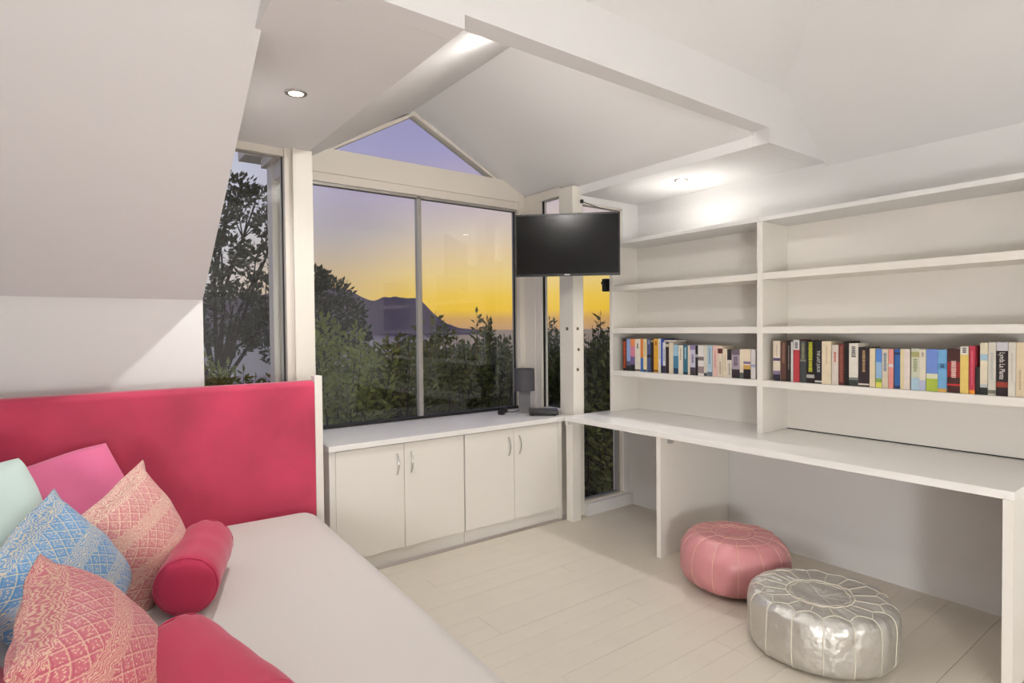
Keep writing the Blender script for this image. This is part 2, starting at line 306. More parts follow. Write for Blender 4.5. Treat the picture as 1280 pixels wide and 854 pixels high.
# ------------------------------------------------------------------ cushions
def brocade(name, base, base2, gold):
    mt = bpy.data.materials.new(name); mt.use_nodes = True; t = mt.node_tree; b = t.nodes['Principled BSDF']
    uv = N(t, 'ShaderNodeUVMap'); s = N(t, 'ShaderNodeSeparateXYZ'); t.links.new(uv.outputs[0], s.inputs[0])
    def M_(op, a, c=None, v=None):
        n = N(t, 'ShaderNodeMath', operation=op)
        for i, q in enumerate((a, c)):
            if q is None: continue
            if isinstance(q, (int, float)): n.inputs[i].default_value = q
            else: t.links.new(q, n.inputs[i])
        if v is not None: n.inputs[2].default_value = v
        return n.outputs[0]
    u, v = s.outputs[0], s.outputs[1]
    sm = M_('ADD', u, v); df = M_('SUBTRACT', u, v)
    def lines(x, f, w):        # 1 near lattice lines
        return M_('LESS_THAN', M_('ABSOLUTE', M_('SUBTRACT', M_('FRACT', M_('MULTIPLY', x, f)), .5)), w)
    l1 = M_('MAXIMUM', lines(sm, 9, .06), lines(df, 9, .06))
    l1b = M_('MAXIMUM', lines(M_('ADD', sm, .017), 9, .035), lines(M_('ADD', df, .017), 9, .035))
    band = M_('GREATER_THAN', M_('ABSOLUTE', M_('SUBTRACT', M_('FRACT', M_('MULTIPLY', v, 3.0)), .5)), .30)
    vo = N(t, 'ShaderNodeTexVoronoi'); vo.inputs['Scale'].default_value = 80; t.links.new(uv.outputs[0], vo.inputs[0])
    no = N(t, 'ShaderNodeTexNoise'); no.inputs['Scale'].default_value = 34; no.inputs['Detail'].default_value = 2; t.links.new(uv.outputs[0], no.inputs[0])
    wv = N(t, 'ShaderNodeTexWave', wave_type='RINGS'); wv.inputs['Scale'].default_value = 22; wv.inputs['Distortion'].default_value = 16; wv.inputs['Detail'].default_value = 2; t.links.new(uv.outputs[0], wv.inputs[0])
    fl_ = M_('GREATER_THAN', wv.outputs[1], .52)
    sp = M_('LESS_THAN', vo.outputs['Distance'], .36)
    motif = M_('ADD', M_('MULTIPLY', fl_, band), M_('MULTIPLY', sp, M_('SUBTRACT', 1, band)))
    lat = M_('MULTIPLY', l1, M_('SUBTRACT', 1, band))
    lat2 = M_('MULTIPLY', l1b, M_('SUBTRACT', 1, band))
    m1 = N(t, 'ShaderNodeMix', data_type='RGBA'); t.links.new(no.outputs[0], m1.inputs[0]); m1.inputs[6].default_value = L4(base); m1.inputs[7].default_value = L4(base2)
    m2 = N(t, 'ShaderNodeMix', data_type='RGBA'); t.links.new(motif, m2.inputs[0]); t.links.new(m1.outputs[2], m2.inputs[6]); m2.inputs[7].default_value = L4(gold)
    m3 = N(t, 'ShaderNodeMix', data_type='RGBA'); t.links.new(lat, m3.inputs[0]); t.links.new(m2.outputs[2], m3.inputs[6]); m3.inputs[7].default_value = L4(base)
    m4 = N(t, 'ShaderNodeMix', data_type='RGBA'); t.links.new(lat2, m4.inputs[0]); t.links.new(m3.outputs[2], m4.inputs[6]); m4.inputs[7].default_value = L4(gold)
    t.links.new(m4.outputs[2], b.inputs['Base Color']); b.inputs['Roughness'].default_value = .55; b.inputs['Sheen Weight'].default_value = .2
    bp = N(t, 'ShaderNodeBump'); bp.inputs['Strength'].default_value = .25; bp.inputs['Distance'].default_value = .003
    t.links.new(motif, bp.inputs['Height']); t.links.new(bp.outputs[0], b.inputs['Normal'])
    return mt
def cushion_mesh(w, h, t, pinch=.07, flange=0., seed=0, wr=.009, n=36):
    e = 1+flange; us = [-e+2*e*i/n for i in range(n+1)]; vs = []; uv = []; fs = []
    for side in (1, -1):
        for v in us:
            for u in us:
                cu, cv = max(-1, min(1, u)), max(-1, min(1, v))
                rc = 1-(.09 if flange == 0 else .02)*cu*cu*cv*cv
                x = w/2*(u-pinch*u*(1-cv*cv))*rc; y = h/2*(v-pinch*v*(1-cu*cu))*rc
                q = max(0, (1-cu*cu))**.45*max(0, (1-cv*cv))**.45
                z = side*t/2*q
                p = Vector((x*7+seed*3.1, y*7, side*1.7))
                z += side*q**.5*wr*noise.noise(p)*1.6
                rad = (1-q); z += side*wr*.7*math.sin(9*math.atan2(v, u)+seed)*rad*q
                lift = noise.noise(Vector((u*1.3+seed, v*1.3, 4)))*.032*rad
                vs.append((x, y, z+lift)); uv.append((u*.5+.5, v*.5+.5))
    m_ = n+1
    for s in (0, 1):
        o = s*m_*m_
        for j in range(n):
            for i in range(n):
                q = (o+j*m_+i, o+j*m_+i+1, o+(j+1)*m_+i+1, o+(j+1)*m_+i); fs.append(q if s == 0 else q[::-1])
    th = .004
    for k in range(m_*m_): vs[k] = (vs[k][0], vs[k][1], vs[k][2]+th/2)
    for k in range(m_*m_, 2*m_*m_): vs[k] = (vs[k][0], vs[k][1], vs[k][2]-th/2)
    rim = list(range(m_))+[j*m_+n for j in range(1, m_)]+[n*m_+i for i in range(n-1, -1, -1)]+[j*m_ for j in range(n-1, 0, -1)]
    for i in range(len(rim)): a, b = rim[i], rim[(i+1) % len(rim)]; fs.append((a, a+m_*m_, b+m_*m_, b))
    me = bpy.data.meshes.new('cushion'); me.from_pydata(vs, [], fs); L = me.uv_layers.new(name='UVMap')
    for lp in me.loops: L.data[lp.index].uv = uv[lp.vertex_index]
    return me
def orient(o, c, az, tilt, roll):
    az, tilt, roll = map(math.radians, (az, tilt, roll))
    ez = Vector((math.sin(az)*math.cos(tilt), -math.cos(az)*math.cos(tilt), math.sin(tilt)))
    ex = Vector((math.cos(az), math.sin(az), 0)); ey = ez.cross(ex)
    a = ex*math.cos(roll)+ey*math.sin(roll); b = ey*math.cos(roll)-ex*math.sin(roll)
    mm = Matrix((a, b, ez)).transposed().to_4x4(); mm.translation = Vector(c); o.matrix_world = mm
BR_PINK = brocade('rose_gold_brocade', (204, 124, 128), (212, 148, 144), (228, 202, 178))
BR_RED = brocade('raspberry_gold_brocade', (180, 84, 100), (200, 112, 122), (212, 172, 148))
BR_BLUE = brocade('blue_gold_brocade', (84, 146, 196), (120, 160, 204), (206, 200, 176))
HOTP = pmat('pink_cotton', (230, 116, 158), .85, sheen=.3, bump=.05, bscale=30)
MINT = pmat('mint_cotton', (206, 226, 218), .85, sheen=.2, bump=.04, bscale=30)
ROSE = pmat('rose_cotton', (218, 110, 134), .85, sheen=.3)
GREYC = pmat('pale_grey_cotton', (206, 210, 212), .85)
RASP = pmat('raspberry_cotton', (190, 48, 84), .8, sheen=.3, bump=.06, bscale=22)
PIPE = {'rose_gold_brocade': pmat('rose_piping', (200, 128, 122), .7), 'raspberry_gold_brocade': pmat('dusky_pink_piping', (182, 92, 100), .7), 'blue_gold_brocade': pmat('steel_blue_piping', (92, 128, 160), .7)}
CUSH = [  # name, label, mat, w,h,t, pinch, flange, centre, az, tilt, roll
 ('cushion', 'plain hot pink cushion propped against the headboard', HOTP, .44, .42, .20, .05, 0, (-.04, 2.79, .695), 12, 20, 13),
 ('cushion', 'plain mint green cushion beside the hot pink one', MINT, .47, .47, .26, .05, 0, (-.265, 2.31, .725), 45, 8, 6),
 ('cushion', 'rose and gold brocade cushion propped behind a bolster', BR_PINK, .36, .36, .20, .04, .10, (.16, 2.30, .675), 52, 22, 17),
 ('cushion', 'blue and gold brocade cushion', BR_BLUE, .37, .37, .22, .04, .10, (-.045, 2.05, .66), 54, 24, 22),
 ('cushion', 'raspberry and gold brocade cushion in front of the blue one', BR_RED, .39, .39, .22, .04, .10, (.02, 1.58, .625), 78, 32, 14),
 ('cushion', 'plain rose pink cushion at the edge of the cushion pile', ROSE, .40, .40, .22, .05, 0, (-.28, 1.52, .63), 60, 40, 10),
 ('cushion', 'pale grey cushion lying under the blue brocade one', GREYC, .40, .40, .12, .05, 0, (-.30, 2.02, .56), 40, 70, 0)]
for i, (nm, lb, mtl, w, h, t, pn, fg, c, az, ti_, ro) in enumerate(CUSH):
    o = link(nm, cushion_mesh(w, h, t, pn, fg, i*2.3), mtl, smooth=True); orient(o, c, az, ti_, ro)
    if fg:
        k = 80; pt = []
        for q in range(k):
            a = q*4/k; f = a % 1*2-1; u, v = [(f, -1), (1, f), (-f, 1), (-1, -f)][int(a)]
            lift = noise.noise(Vector((u*1.3+i*2.3, v*1.3, 4)))*.032
            pt.append((w/2*(u-pn*u*(1-v*v))*(1-.02*u*u*v*v), h/2*(v-pn*v*(1-u*u))*(1-.02*u*u*v*v), lift))
        link('piping', MB().tube(pt, .0055, 6, True).mesh('piping'), PIPE[mtl.name], o, smooth=True)
    tag(o, lb, 'cushion', 'cushions piled on the bed')
def bolster(c, d, L, r, label):
    d = Vector(d).normalized()
    t = thing('bolster_cushion', label, 'bolster', c); t.matrix_world = Matrix.Translation(Vector(c)) @ Vector((1, 0, 0)).rotation_difference(d).to_matrix().to_4x4()
    k, n = 15, 40; vs = []; fs = []
    xs = [-L/2]+[-L/2+.028*(1-math.cos(math.pi/2*a/4)) for a in range(1, 5)]
    prof = [(-L/2-.006, .0006), (-L/2-.008, r*.35), (-L/2-.004, r*.72), (-L/2+.004, r*.90), (-L/2+.016, r*.98)]+[(-L/2+.03+(L-.06)*a/10, r*(1+.012*math.sin(a*1.7))) for a in range(11)]
    prof += [(-x, q) for x, q in prof[:5][::-1]]
    for i, (x, q) in enumerate(prof):
        edge = 1 if i in (3, 4, len(prof)-5, len(prof)-4) else 0
        for j in range(n):
            a = j*2*math.pi/n; rr = q*(1+edge*.028*math.sin(a*11+i)+.012*noise.noise(Vector((x*9, math.cos(a)*2, math.sin(a)*2)))); vs.append((x, rr*math.cos(a), rr*math.sin(a)))
    for i in range(len(prof)-1):
        for j in range(n): fs.append((i*n+j, i*n+(j+1) % n, (i+1)*n+(j+1) % n, (i+1)*n+j))
    fs += [tuple(range(n-1, -1, -1)), tuple((len(prof)-1)*n+j for j in range(n))]
    link('cover', MB().add(vs, fs).mesh('cover'), RASP, t, smooth=True)
    for s in (-1, 1):
        link('piping', MB().tube([(s*(L/2-.010), r*.955*math.cos(a), r*.955*math.sin(a)) for a in [j*2*math.pi/40 for j in range(40)]], .003, 6, True).mesh('piping'), RASP, t, smooth=True)
bolster((.315, 2.215, .577), (.30, .95, 0), .40, .092, 'raspberry pink bolster leaning by the rose brocade cushion')
bolster((.235, 1.41, .577), (.22, -.97, 0), .46, .092, 'raspberry pink bolster beside the raspberry brocade cushion')

# ================================================================== BAY CABINETS
ct = link('countertop', MB().box(1.085, 2.860, 3.118, 3.688, .700, .732).mesh('countertop', .003), DESKM); tag(ct, 'long white countertop along the bay window', 'countertop')
HND = MB().tube([(0, .004-.022*math.sin(math.pi*k/8)-.002, -.062+.124*k/8) for k in range(9)], .0045, 8).mesh('handle'); HND.materials.append(CHROME)
def cabinet(x0, x1, label, endl, endr):
    t = thing('cabinet', label, 'cabinet', ((x0+x1)/2, 3.4, 0), group='low cabinets under the bay window'); q = Vector((-(x0+x1)/2, -3.4, 0))
    l = x0+(.036 if endl else .004); r = x1-(.036 if endr else .004)
    o = B('body', JOIN, (x0+.001, x1-.001, 3.156, 3.66, .075, .698), t, 0, q)
    B('plinth', JOIN, (x0+.001, x1-.001, 3.150, 3.60, 0, .0745), t, 0, q)
    if endl: B('end_panel', JOIN, (x0, x0+.034, 3.135, 3.157, .0, .698), t, .001, q)
    if endr: B('end_panel', JOIN, (x1-.034, x1, 3.135, 3.157, .0, .698), t, .001, q)
    mid = (l+r)/2
    for a, b, hx in ((l, mid-.0015, mid-.045), (mid+.0015, r, mid+.045)):
        d = B('door', JOIN, (a, b, 3.136, 3.155, .080, .694), t, .0012, q)
        link('handle', HND, None, d, Vector((hx, 3.134, .578)))
cabinet(1.092, 1.957, 'white two-door cabinet beside the pink headboard', True, False)
cabinet(1.959, 2.778, 'white two-door cabinet beside the bolted post', False, True)

# ================================================================== DESK
dk = thing('desk', 'long white built-in desk under the bookcase', 'desk', (3.0, 1.8, 0)); q = Vector((-3.0, -1.8, 0))
B('desktop', DESKM, (2.727, 3.428, .602, 3.045, .717, .750), dk, .002, q).location = q
B('side_panel', JOIN, (2.738, 3.425, 2.220, 2.250, 0, .717), dk, .001, q)
B('end_panel', JOIN, (2.724, 3.425, .604, .636, 0, .717), dk, .001, q)
B('corner_leg', JOIN, (2.772, 2.852, 3.015, 3.08, 0, .700), dk, .003, q)
B('support_rail', JOIN, (2.735, 2.99, 3.02, 3.05, .690, .717), dk, .001, q)
B('bracket', CHROME, (2.80, 2.84, 2.203, 2.219, .675, .7165), dk, 0, q)

# ================================================================== BOOKCASE
bc = thing('bookcase', 'white built-in bookcase above the desk', 'bookcase', (3.29, 1.8, .75)); q = Vector((-3.29, -1.8, -.75))
Y0, Y1, YD0, YD1 = .50, 3.005, 1.815, 1.849; BX0, BX1 = 3.14, 3.412
B('back_panel', JOIN, (BX1, 3.428, Y0, Y1, .751, 1.96), bc, 0, q)
B('gap_shade_strip', DARKG, (BX1-.003, BX1-.0005, Y0+.03, YD0, .7505, .7555), bc, 0, q)  # dark strip standing in for the shade of an open gap
B('side_panel', JOIN, (BX0, BX1, 2.975, Y1, .7505, 1.96), bc, .001, q)
B('side_panel', JOIN, (BX0, BX1, Y0, Y0+.03, .7505, 1.96), bc, .001, q)
B('divider', JOIN, (BX0, BX1, YD0, YD1, .7505, 1.96), bc, .001, q)
B('top_board', WALL, (BX0-.004, 3.548, YB+.01, 3.045, 1.961, 1.986), bc, .001, q)
for a, b in ((Y0+.03, YD0), (YD1, 2.975)):
    for zt in (1.668, 1.362, 1.055): B('shelf', JOIN, (BX0+.002, BX1, a, b, zt-.038, zt), bc, .001, q)

# ------------------------------------------------------------------ books
PAGE = pmat('book_pages', (226, 214, 188), .9, bump=.1, bscale=200)
cm = {}
def cmat(c):
    if c not in cm: cm[c] = pmat('book_cover_%d_%d_%d' % c, c, .45, var=.06, vscale=25)
    return cm[c]
cream, black, white = (226, 212, 186), (30, 26, 26), (228, 224, 216)
def text_mesh(s, size):
    cu = bpy.data.curves.new('t', 'FONT'); cu.body = s; cu.size = size; cu.align_x = 'CENTER'; cu.align_y = 'CENTER'; cu.extrude = .0002
    o = bpy.data.objects.new('t', cu); C.objects.link(o); bpy.context.view_layer.update()
    me = bpy.data.meshes.new_from_object(o.evaluated_get(bpy.context.evaluated_depsgraph_get())); bpy.data.objects.remove(o); bpy.data.curves.remove(cu); return me
def book(y, th, h, base, bands, label, group, z=1.0555, lines=None, text=None, dep=.13, bx=3.168):
    w = th-.0008
    t = thing('book', label, 'book', (bx, y-th/2, z), group=group)
    c = MB().box(0, .0016, -w/2, w/2, 0, h).box(.0016, dep, -w/2, -w/2+.0012, 0, h).box(.0016, dep, w/2-.0012, w/2, 0, h)
    cv = link('cover', c.mesh('cover'), cmat(base), t)
    B('page_block', PAGE, (.0016, dep-.003, -w/2+.0012, w/2-.0012, .002, h-.002), t)
    for k, (a, b, col) in enumerate(bands):
        e = -.0004-.0001*k
        B('spine_band', cmat(col), (e, .0003, -w/2, w/2, a*h, b*h), cv)
    if lines:      # rows of small unreadable print
        a, b, col, wd = lines; pm = MB(); zz = b*h
        rr = random.Random(int(y*10000))
        while zz > a*h:
            s = rr.uniform(.003, .007); f = wd*w*rr.uniform(.75, 1)
            pm.box(-.0009, -.0003, -f/2, f/2, zz-s, zz); zz -= s+.0022
        link('spine_print', pm.mesh('print', fix=False), cmat(col), cv)
    if text:
        s, size, col, zc = text; me = text_mesh(s, size); o = link('lettering', me, cmat(col), cv, Vector((-.0009, 0, zc*h))); o.scale = (.8, 1.15, 1)
        o.rotation_euler = Matrix(((0, 0, -1), (0, -1, 0), (-1, 0, 0))).transposed().to_euler()
        mm = Matrix((Vector((0, 0, -1)), Vector((0, -1, 0)), Vector((-1, 0, 0)))).transposed(); o.rotation_euler = mm.to_euler()
G1, G2 = 'books on the shelf beside the window', 'books on the shelf beyond the divider'
sk, nv, gold = (120, 150, 205), (44, 52, 84), (222, 164, 52)
LB = [
 (2.903, .0335, .228, black, [], 'black paperback with orange-red spine lettering, first by the bookcase side', (.08, .92, (208, 84, 40), .7)),
 (2.867, .0342, .229, (150, 170, 215), [(0, .16, black), (.16, .3, (90, 90, 120))], 'sky blue paperback with dark figures at its foot', None),
 (2.832, .0430, .229, (214, 130, 150), [(.78, 1, (226, 140, 80)), (0, .2, black), (.2, .45, (120, 100, 150))], 'pink and orange paperback with a dark silhouette foot', None),
 (2.789, .0503, .229, (230, 222, 206), [(.02, .06, black)], 'thick off-white paperback with a small black bird', (.72, .86, black, .25)),
 (2.739, .0248, .230, (64, 110, 180), [(.42, 1, (228, 134, 54))], 'slim orange paperback with a blue lower half', None),
 (2.714, .0312, .230, (232, 216, 168), [(.0, .07, (60, 100, 120))], 'pale yellow paperback beside the orange and blue one', (.5, .9, (190, 160, 100), .3)),
 (2.681, .0340, .230, (72, 84, 126), [(.44, .52, black)], 'slate blue paperback with a black belt across it', (.86, .96, (150, 160, 190), .5)),
 (2.647, .0250, .230, (38, 30, 28), [(.9, .96, (170, 150, 90))], 'blackish brown book beside the golden yellow one', None),
 (2.622, .0386, .231, gold, [(.03, .08, (120, 80, 30))], 'golden yellow paperback among dark and white ones', (.8, .92, (120, 80, 30), .5)),
 (2.583, .0212, .231, (232, 228, 220), [], 'slim white paperback beside the golden yellow one', (.4, .9, (150, 150, 150), .35)),
 (2.562, .0168, .231, (58, 88, 176), [(0, .22, black)], 'slim royal blue book with a black foot', None),
 (2.545, .0229, .208, (222, 220, 222), [(0, .24, (60, 60, 80))], 'white paperback with a dark figure at its foot', (.4, .8, (110, 120, 150), .4)),
 (2.522, .0268, .206, (48, 34, 30), [(.86, .96, (200, 190, 170))], 'dark brown paperback with a pale title block', None),
 (2.494, .0356, .207, cream, [], 'plain cream paperback beside the dark brown one', None),
 (2.458, .0381, .192, (70, 128, 160), [(.62, 1, (160, 196, 214)), (0, .2, (34, 62, 92))], 'sea blue paperback fading to navy at the foot', None),
 (2.418, .0365, .190, (230, 220, 200), [], 'cream paperback between two blue-green ones', (.5, .9, (170, 150, 130), .3)),
 (2.381, .0369, .191, (58, 112, 132), [(0, .08, (30, 60, 80))], 'deep teal paperback with pale lettering', (.55, .92, (190, 220, 224), .35)),
 (2.344, .0173, .191, (226, 210, 188), [], 'thin cream paperback beside the deep teal one', None),
 (2.327, .0398, .192, (198, 194, 210), [(0, .26, (70, 60, 72)), (.85, 1, (150, 130, 170))], 'lilac grey paperback with a dark foot', (.4, .7, (110, 100, 130), .4)),
 (2.287, .0206, .192, (32, 26, 30), [(.6, .7, (170, 170, 170))], 'thin black paperback beside the lilac grey one', None),
 (2.267, .0425, .193, (224, 220, 214), [(.08, .3, (150, 130, 130)), (.5, .62, (120, 110, 110))], 'white paperback with grey floral patches', None),
 (2.223, .0227, .192, (214, 208, 190), [(0, .1, (80, 80, 90))], 'slim stone-coloured paperback beside a pale blue one', None),
 (2.200, .0359, .192, (176, 200, 212), [(.0, .14, (110, 120, 130))], 'pale blue paperback beside a blush pink one', (.4, .9, (110, 140, 160), .3)),
 (2.161, .0371, .193, (226, 190, 178), [], 'blush pink paperback after the pale blue one', (.3, .8, (190, 140, 130), .25)),
 (2.124, .0330, .190, (222, 208, 186), [(.76, .92, (90, 36, 34))], 'cream paperback with a dark red block near its top', (.1, .5, (150, 130, 110), .3)),
 (2.089, .0300, .175, cream, [], 'plain short cream paperback after the red-blocked one', (.2, .8, (190, 170, 140), .25)),
 (2.059, .0296, .172, (218, 210, 194), [(.62, 1, (40, 34, 38))], 'cream paperback with a black upper part', (.1, .5, (120, 110, 100), .3)),
 (2.028, .0522, .173, (168, 154, 166), [(0, .3, (48, 40, 46)), (.8, 1, (104, 92, 100))], 'thick mauve grey paperback with dark top and foot', (.45, .75, (96, 80, 100), .6)),
 (1.976, .0244, .174, (224, 212, 186), [(0, .2, (90, 96, 92))], 'cream paperback with a grey-green foot', None),
 (1.952, .0464, .175, (226, 210, 184), [(.5, .58, (130, 110, 150)), (0, .32, (36, 28, 28)), (.32, .46, (206, 160, 80))], 'cream paperback with a glowing candle print at its foot', None),
 (1.904, .0291, .174, (222, 214, 212), [(.4, .5, (170, 170, 200))], 'pale lilac paperback last before the divider', None)]
for y, th, h, base, bands, lb, ln in LB: book(y, th, h, base, bands, lb, G1, lines=ln)
RB = [
 (1.768, .0424, .226, (220, 206, 186), [(0, .16, (40, 36, 52)), (.16, .25, (130, 112, 140)), (.5, .57, (90, 74, 110))], 'cream paperback with a purple boat, first past the divider', (.62, .9, (190, 170, 150), .2), None),
 (1.723, .0324, .225, (92, 62, 52), [(0, .05, (60, 40, 36))], 'worn brown book beside the boat paperback', (.45, .95, (140, 104, 84), .5), None),
 (1.689, .0241, .222, (40, 32, 30), [], 'black-brown book with a thin pale line', (.3, .9, (190, 180, 160), .14), None),
 (1.665, .0126, .222, (206, 206, 200), [], 'thin pale grey book', None, None),
 (1.651, .0343, .233, (178, 60, 66), [(.76, 1, (206, 206, 204))], 'red book with a pale portrait at its top', (.82, .94, (60, 50, 60), .5), None),
 (1.615, .0348, .229, (62, 68, 68), [(.5, .55, (120, 120, 110))], 'charcoal grey paperback with muted lettering', (.58, .95, (140, 136, 104), .5), None),
 (1.579, .0437, .229, (26, 24, 22), [(.12, .2, (170, 166, 160))], 'black paperback with yellow-green lettering', (.26, .96, (188, 190, 50), .5), None),
 (1.534, .0367, .227, (30, 30, 34), [(.03, .07, (200, 200, 190))], 'black paperback with white lettering down its spine', None, ('THE LAST JUROR', .019, (226, 222, 214), .52)),
 (1.498, .0484, .226, (228, 212, 182), [], 'thick plain cream book beside the black ones', (.5, .9, (206, 186, 152), .2), None),
 (1.447, .0330, .208, (214, 204, 190), [], 'pale paperback with red lettering', (.58, .82, (196, 60, 50), .35), None),
 (1.412, .0262, .213, (112, 50, 46), [(0, .04, (70, 34, 34))], 'dark red patterned book', (.1, .95, (150, 92, 76), .6), None),
 (1.386, .0237, .226, (24, 22, 20), [], 'black book between the dark red and the sketched one', None, None),
 (1.362, .0441, .217, (226, 220, 206), [(0, .14, (56, 66, 62)), (.14, .2, (120, 124, 116))], 'white book with a sketched face and dark green foot', (.7, .93, (90, 84, 80), .5), None),
 (1.317, .0509, .198, (46, 36, 42), [(.04, .08, (220, 210, 190))], 'thick purple-black book with gold lettering', (.38, .92, (180, 150, 106), .28), None),
 (1.265, .0256, .193, (224, 208, 172), [], 'plain cream paperback after the purple-black book', None, None),
 (1.237, .0276, .191, (150, 184, 214), [(.66, 1, (90, 136, 206)), (0, .14, (214, 208, 90)), (.14, .24, (130, 160, 80))], 'sky blue paperback with a yellow-green foot', None, None),
 (1.209, .0271, .191, (214, 200, 176), [], 'beige paperback with blue print', (.46, .9, (96, 122, 146), .5), None),
 (1.181, .0221, .192, (224, 148, 136), [(.54, .62, (226, 210, 210))], 'slim salmon pink paperback beside a deep blue one', None, None),
 (1.155, .0250, .192, (52, 98, 160), [(.86, .92, (30, 40, 70)), (.02, .08, (30, 40, 70))], 'deep blue paperback beside the salmon pink one', None, None),
 (1.130, .0157, .193, (222, 208, 160), [], 'thin pale yellow paperback', None, None),
 (1.115, .0257, .193, (226, 212, 202), [], 'pinkish cream paperback beside a thin dark gap', None, None),
 (1.084, .0335, .196, (204, 206, 184), [(0, .3, (170, 196, 210)), (.8, .92, (170, 166, 110))], 'cream and green patterned paperback with pale blue foot', (.45, .75, (150, 156, 110), .5), None),
 (1.051, .0269, .193, (222, 214, 194), [(0, .25, (180, 184, 206))], 'cream paperback fading to lilac at the foot', (.85, .92, (140, 130, 120), .4), None),
 (1.023, .0460, .194, (112, 140, 206), [(0, .3, (168, 186, 70)), (.3, .42, (220, 222, 190))], 'thick blue paperback with a yellow-green meadow foot', None, None),
 (.977, .0347, .193, (118, 172, 212), [(.54, .68, (92, 150, 196)), (0, .08, (214, 170, 90))], 'light blue paperback with small black print', (.58, .66, (30, 40, 60), .5), None),
 (.941, .0485, .199, (70, 38, 36), [(.35, .7, (150, 42, 42)), (.16, .2, (200, 50, 50))], 'thick dark brown and red book with white print', (.36, .72, (222, 190, 180), .4), None),
 (.893, .0311, .210, (228, 200, 112), [(.82, 1, (222, 218, 206))], 'yellow paperback with a drawn portrait at its top', (.86, .97, (60, 56, 60), .5), None),
 (.860, .0210, .212, (182, 56, 76), [(0, .08, (232, 150, 50))], 'slim crimson paperback with an orange foot', (.2, .9, (216, 120, 130), .2), None),
 (.837, .0155, .120, (40, 36, 34), [], 'short thin black book between the crimson and cream ones', None, None),
 (.821, .0268, .227, (226, 214, 188), [(0, .14, (40, 44, 42)), (.14, .2, (190, 196, 196)), (.66, .78, (168, 196, 210))], 'tall cream paperback with a dark foot and blue mark', None, None),
 (.793, .0270, .229, (212, 206, 192), [(.03, .1, (120, 116, 100))], 'tall stone-coloured paperback beside the black one', (.3, .8, (186, 186, 180), .4), None),
 (.765, .0393, .230, (34, 26, 28), [(.84, 1, (206, 204, 208)), (.16, .26, (150, 58, 40))], 'tall black paperback with white lettering and a pale top', None, ('Lynda La Plante', .023, (232, 226, 218), .56)),
 (.725, .0255, .230, (216, 210, 196), [], 'tall off-white paperback beyond the black lettered one', (.3, .8, (196, 188, 176), .3), None),
 (.699, .0275, .230, (218, 200, 168), [], 'tall tan paperback, last of the row', (.15, .5, (176, 156, 120), .25), None)]
for y, th, h, base, bands, lb, ln, tx in RB: book(y, th, h, base, bands, lb, G2, lines=ln, text=tx)
# a thin blue book lying on the shorter ones
t = thing('book', 'thin navy blue book lying flat on top of shorter books', 'book', (3.172, 2.49, 1.0555+.2085), group=G1)
B('cover', cmat((60, 84, 160)), (0, .11, -.052, .052, 0, .003), t); B('page_block', PAGE, (.002, .108, -.050, .050, .003, .014), t); B('cover', cmat((44, 56, 110)), (0, .11, -.052, .052, .014, .017), t)

# ================================================================== TELEVISION
BLK = pmat('black_plastic', (22, 20, 19), .35); SCR = pmat('dark_screen_glass', (15, 14, 13), .2, spec=.25)
pl = Vector((2.274, 3.002, 0))*(4.03/3.75); pr = Vector((2.815, 2.598, 0))*(3.935/3.75)
dx = pr-pl; wid = dx.length; cx = (pl+pr)/2; ztop, zbot = 1.36+.741*(3.985/3.75), 1.36+.3405*(3.985/3.75)
hgt = ztop-zbot
tv = thing('television', 'black flat-screen television on an arm in front of the post', 'television', (cx.x, cx.y, zbot), math.atan2(dx.y, dx.x))
B('back_shell', BLK, (-wid/2, wid/2, .012, .030, 0, hgt), tv, .003); B('back_shell', BLK, (-wid*.3, wid*.3, .030, .055, .05, hgt*.75), tv, .01)
fb = MB().box(-wid/2, wid/2, 0, .012, 0, .016).box(-wid/2, wid/2, 0, .012, hgt-.011, hgt).box(-wid/2, -wid/2+.010, 0, .012, .016, hgt-.011).box(wid/2-.010, wid/2, 0, .012, .016, hgt-.011)
link('bezel', fb.mesh('bezel'), BLK, tv); B('screen', SCR, (-wid/2+.010, wid/2-.010, .003, .012, .016, hgt-.011), tv)
B('badge', pmat('silver_badge', (190, 190, 190), .3, metal=.8), (-.018, .018, -.001, .001, .005, .0115), tv)
iv = tv.matrix_basis.copy(); bpy.context.view_layer.update(); iv = tv.matrix_world.inverted()
a0 = Vector((.02, .055, hgt*.45)); a1 = iv @ Vector((2.90, 3.084, zbot+hgt*.45))
link('wall_arm', MB().tube([a0, (a0+a1)/2+Vector((.05, 0, 0)), a1], .016, 10).mesh('arm'), BLK, tv)
link('mount_plate', MB().box(-.1, .1, .055, .062, hgt*.25, hgt*.65).mesh('plate'), BLK, tv)
# cable over the television and small black sensor on the window frame
cbm = MB().tube([(2.935, 3.075, 2.275), (3.02, 3.075, 2.262), (3.11, 3.06, 2.243), (3.19, 3.02, 2.225), (3.20, 3.0, 2.20), (3.20, 3.0, 2.02)], .0028, 6)
cb = link('cable', cbm.mesh('cable'), BLK); tag(cb, 'thin black cable strung across the narrow window head', 'cable')
link('clip', MB().box(2.925, 2.945, 3.066, 3.084, 2.262, 2.288).mesh('clip', .003), BLK, cb)
sn = thing('window_sensor', 'small black sensor box on the narrow window below the television', 'sensor', (3.17, 3.085, 1.685))
B('housing', BLK, (-.016, .03, -.03, .012, -.05, .045), sn, .006); link('lens', MB().lathe([(.013, -.012), (.014, .01), (.010, .014)], 16).mesh('lens'), BLK, sn, (-.022, -.01, .012)).rotation_euler = (0, -math.pi/2, 0)

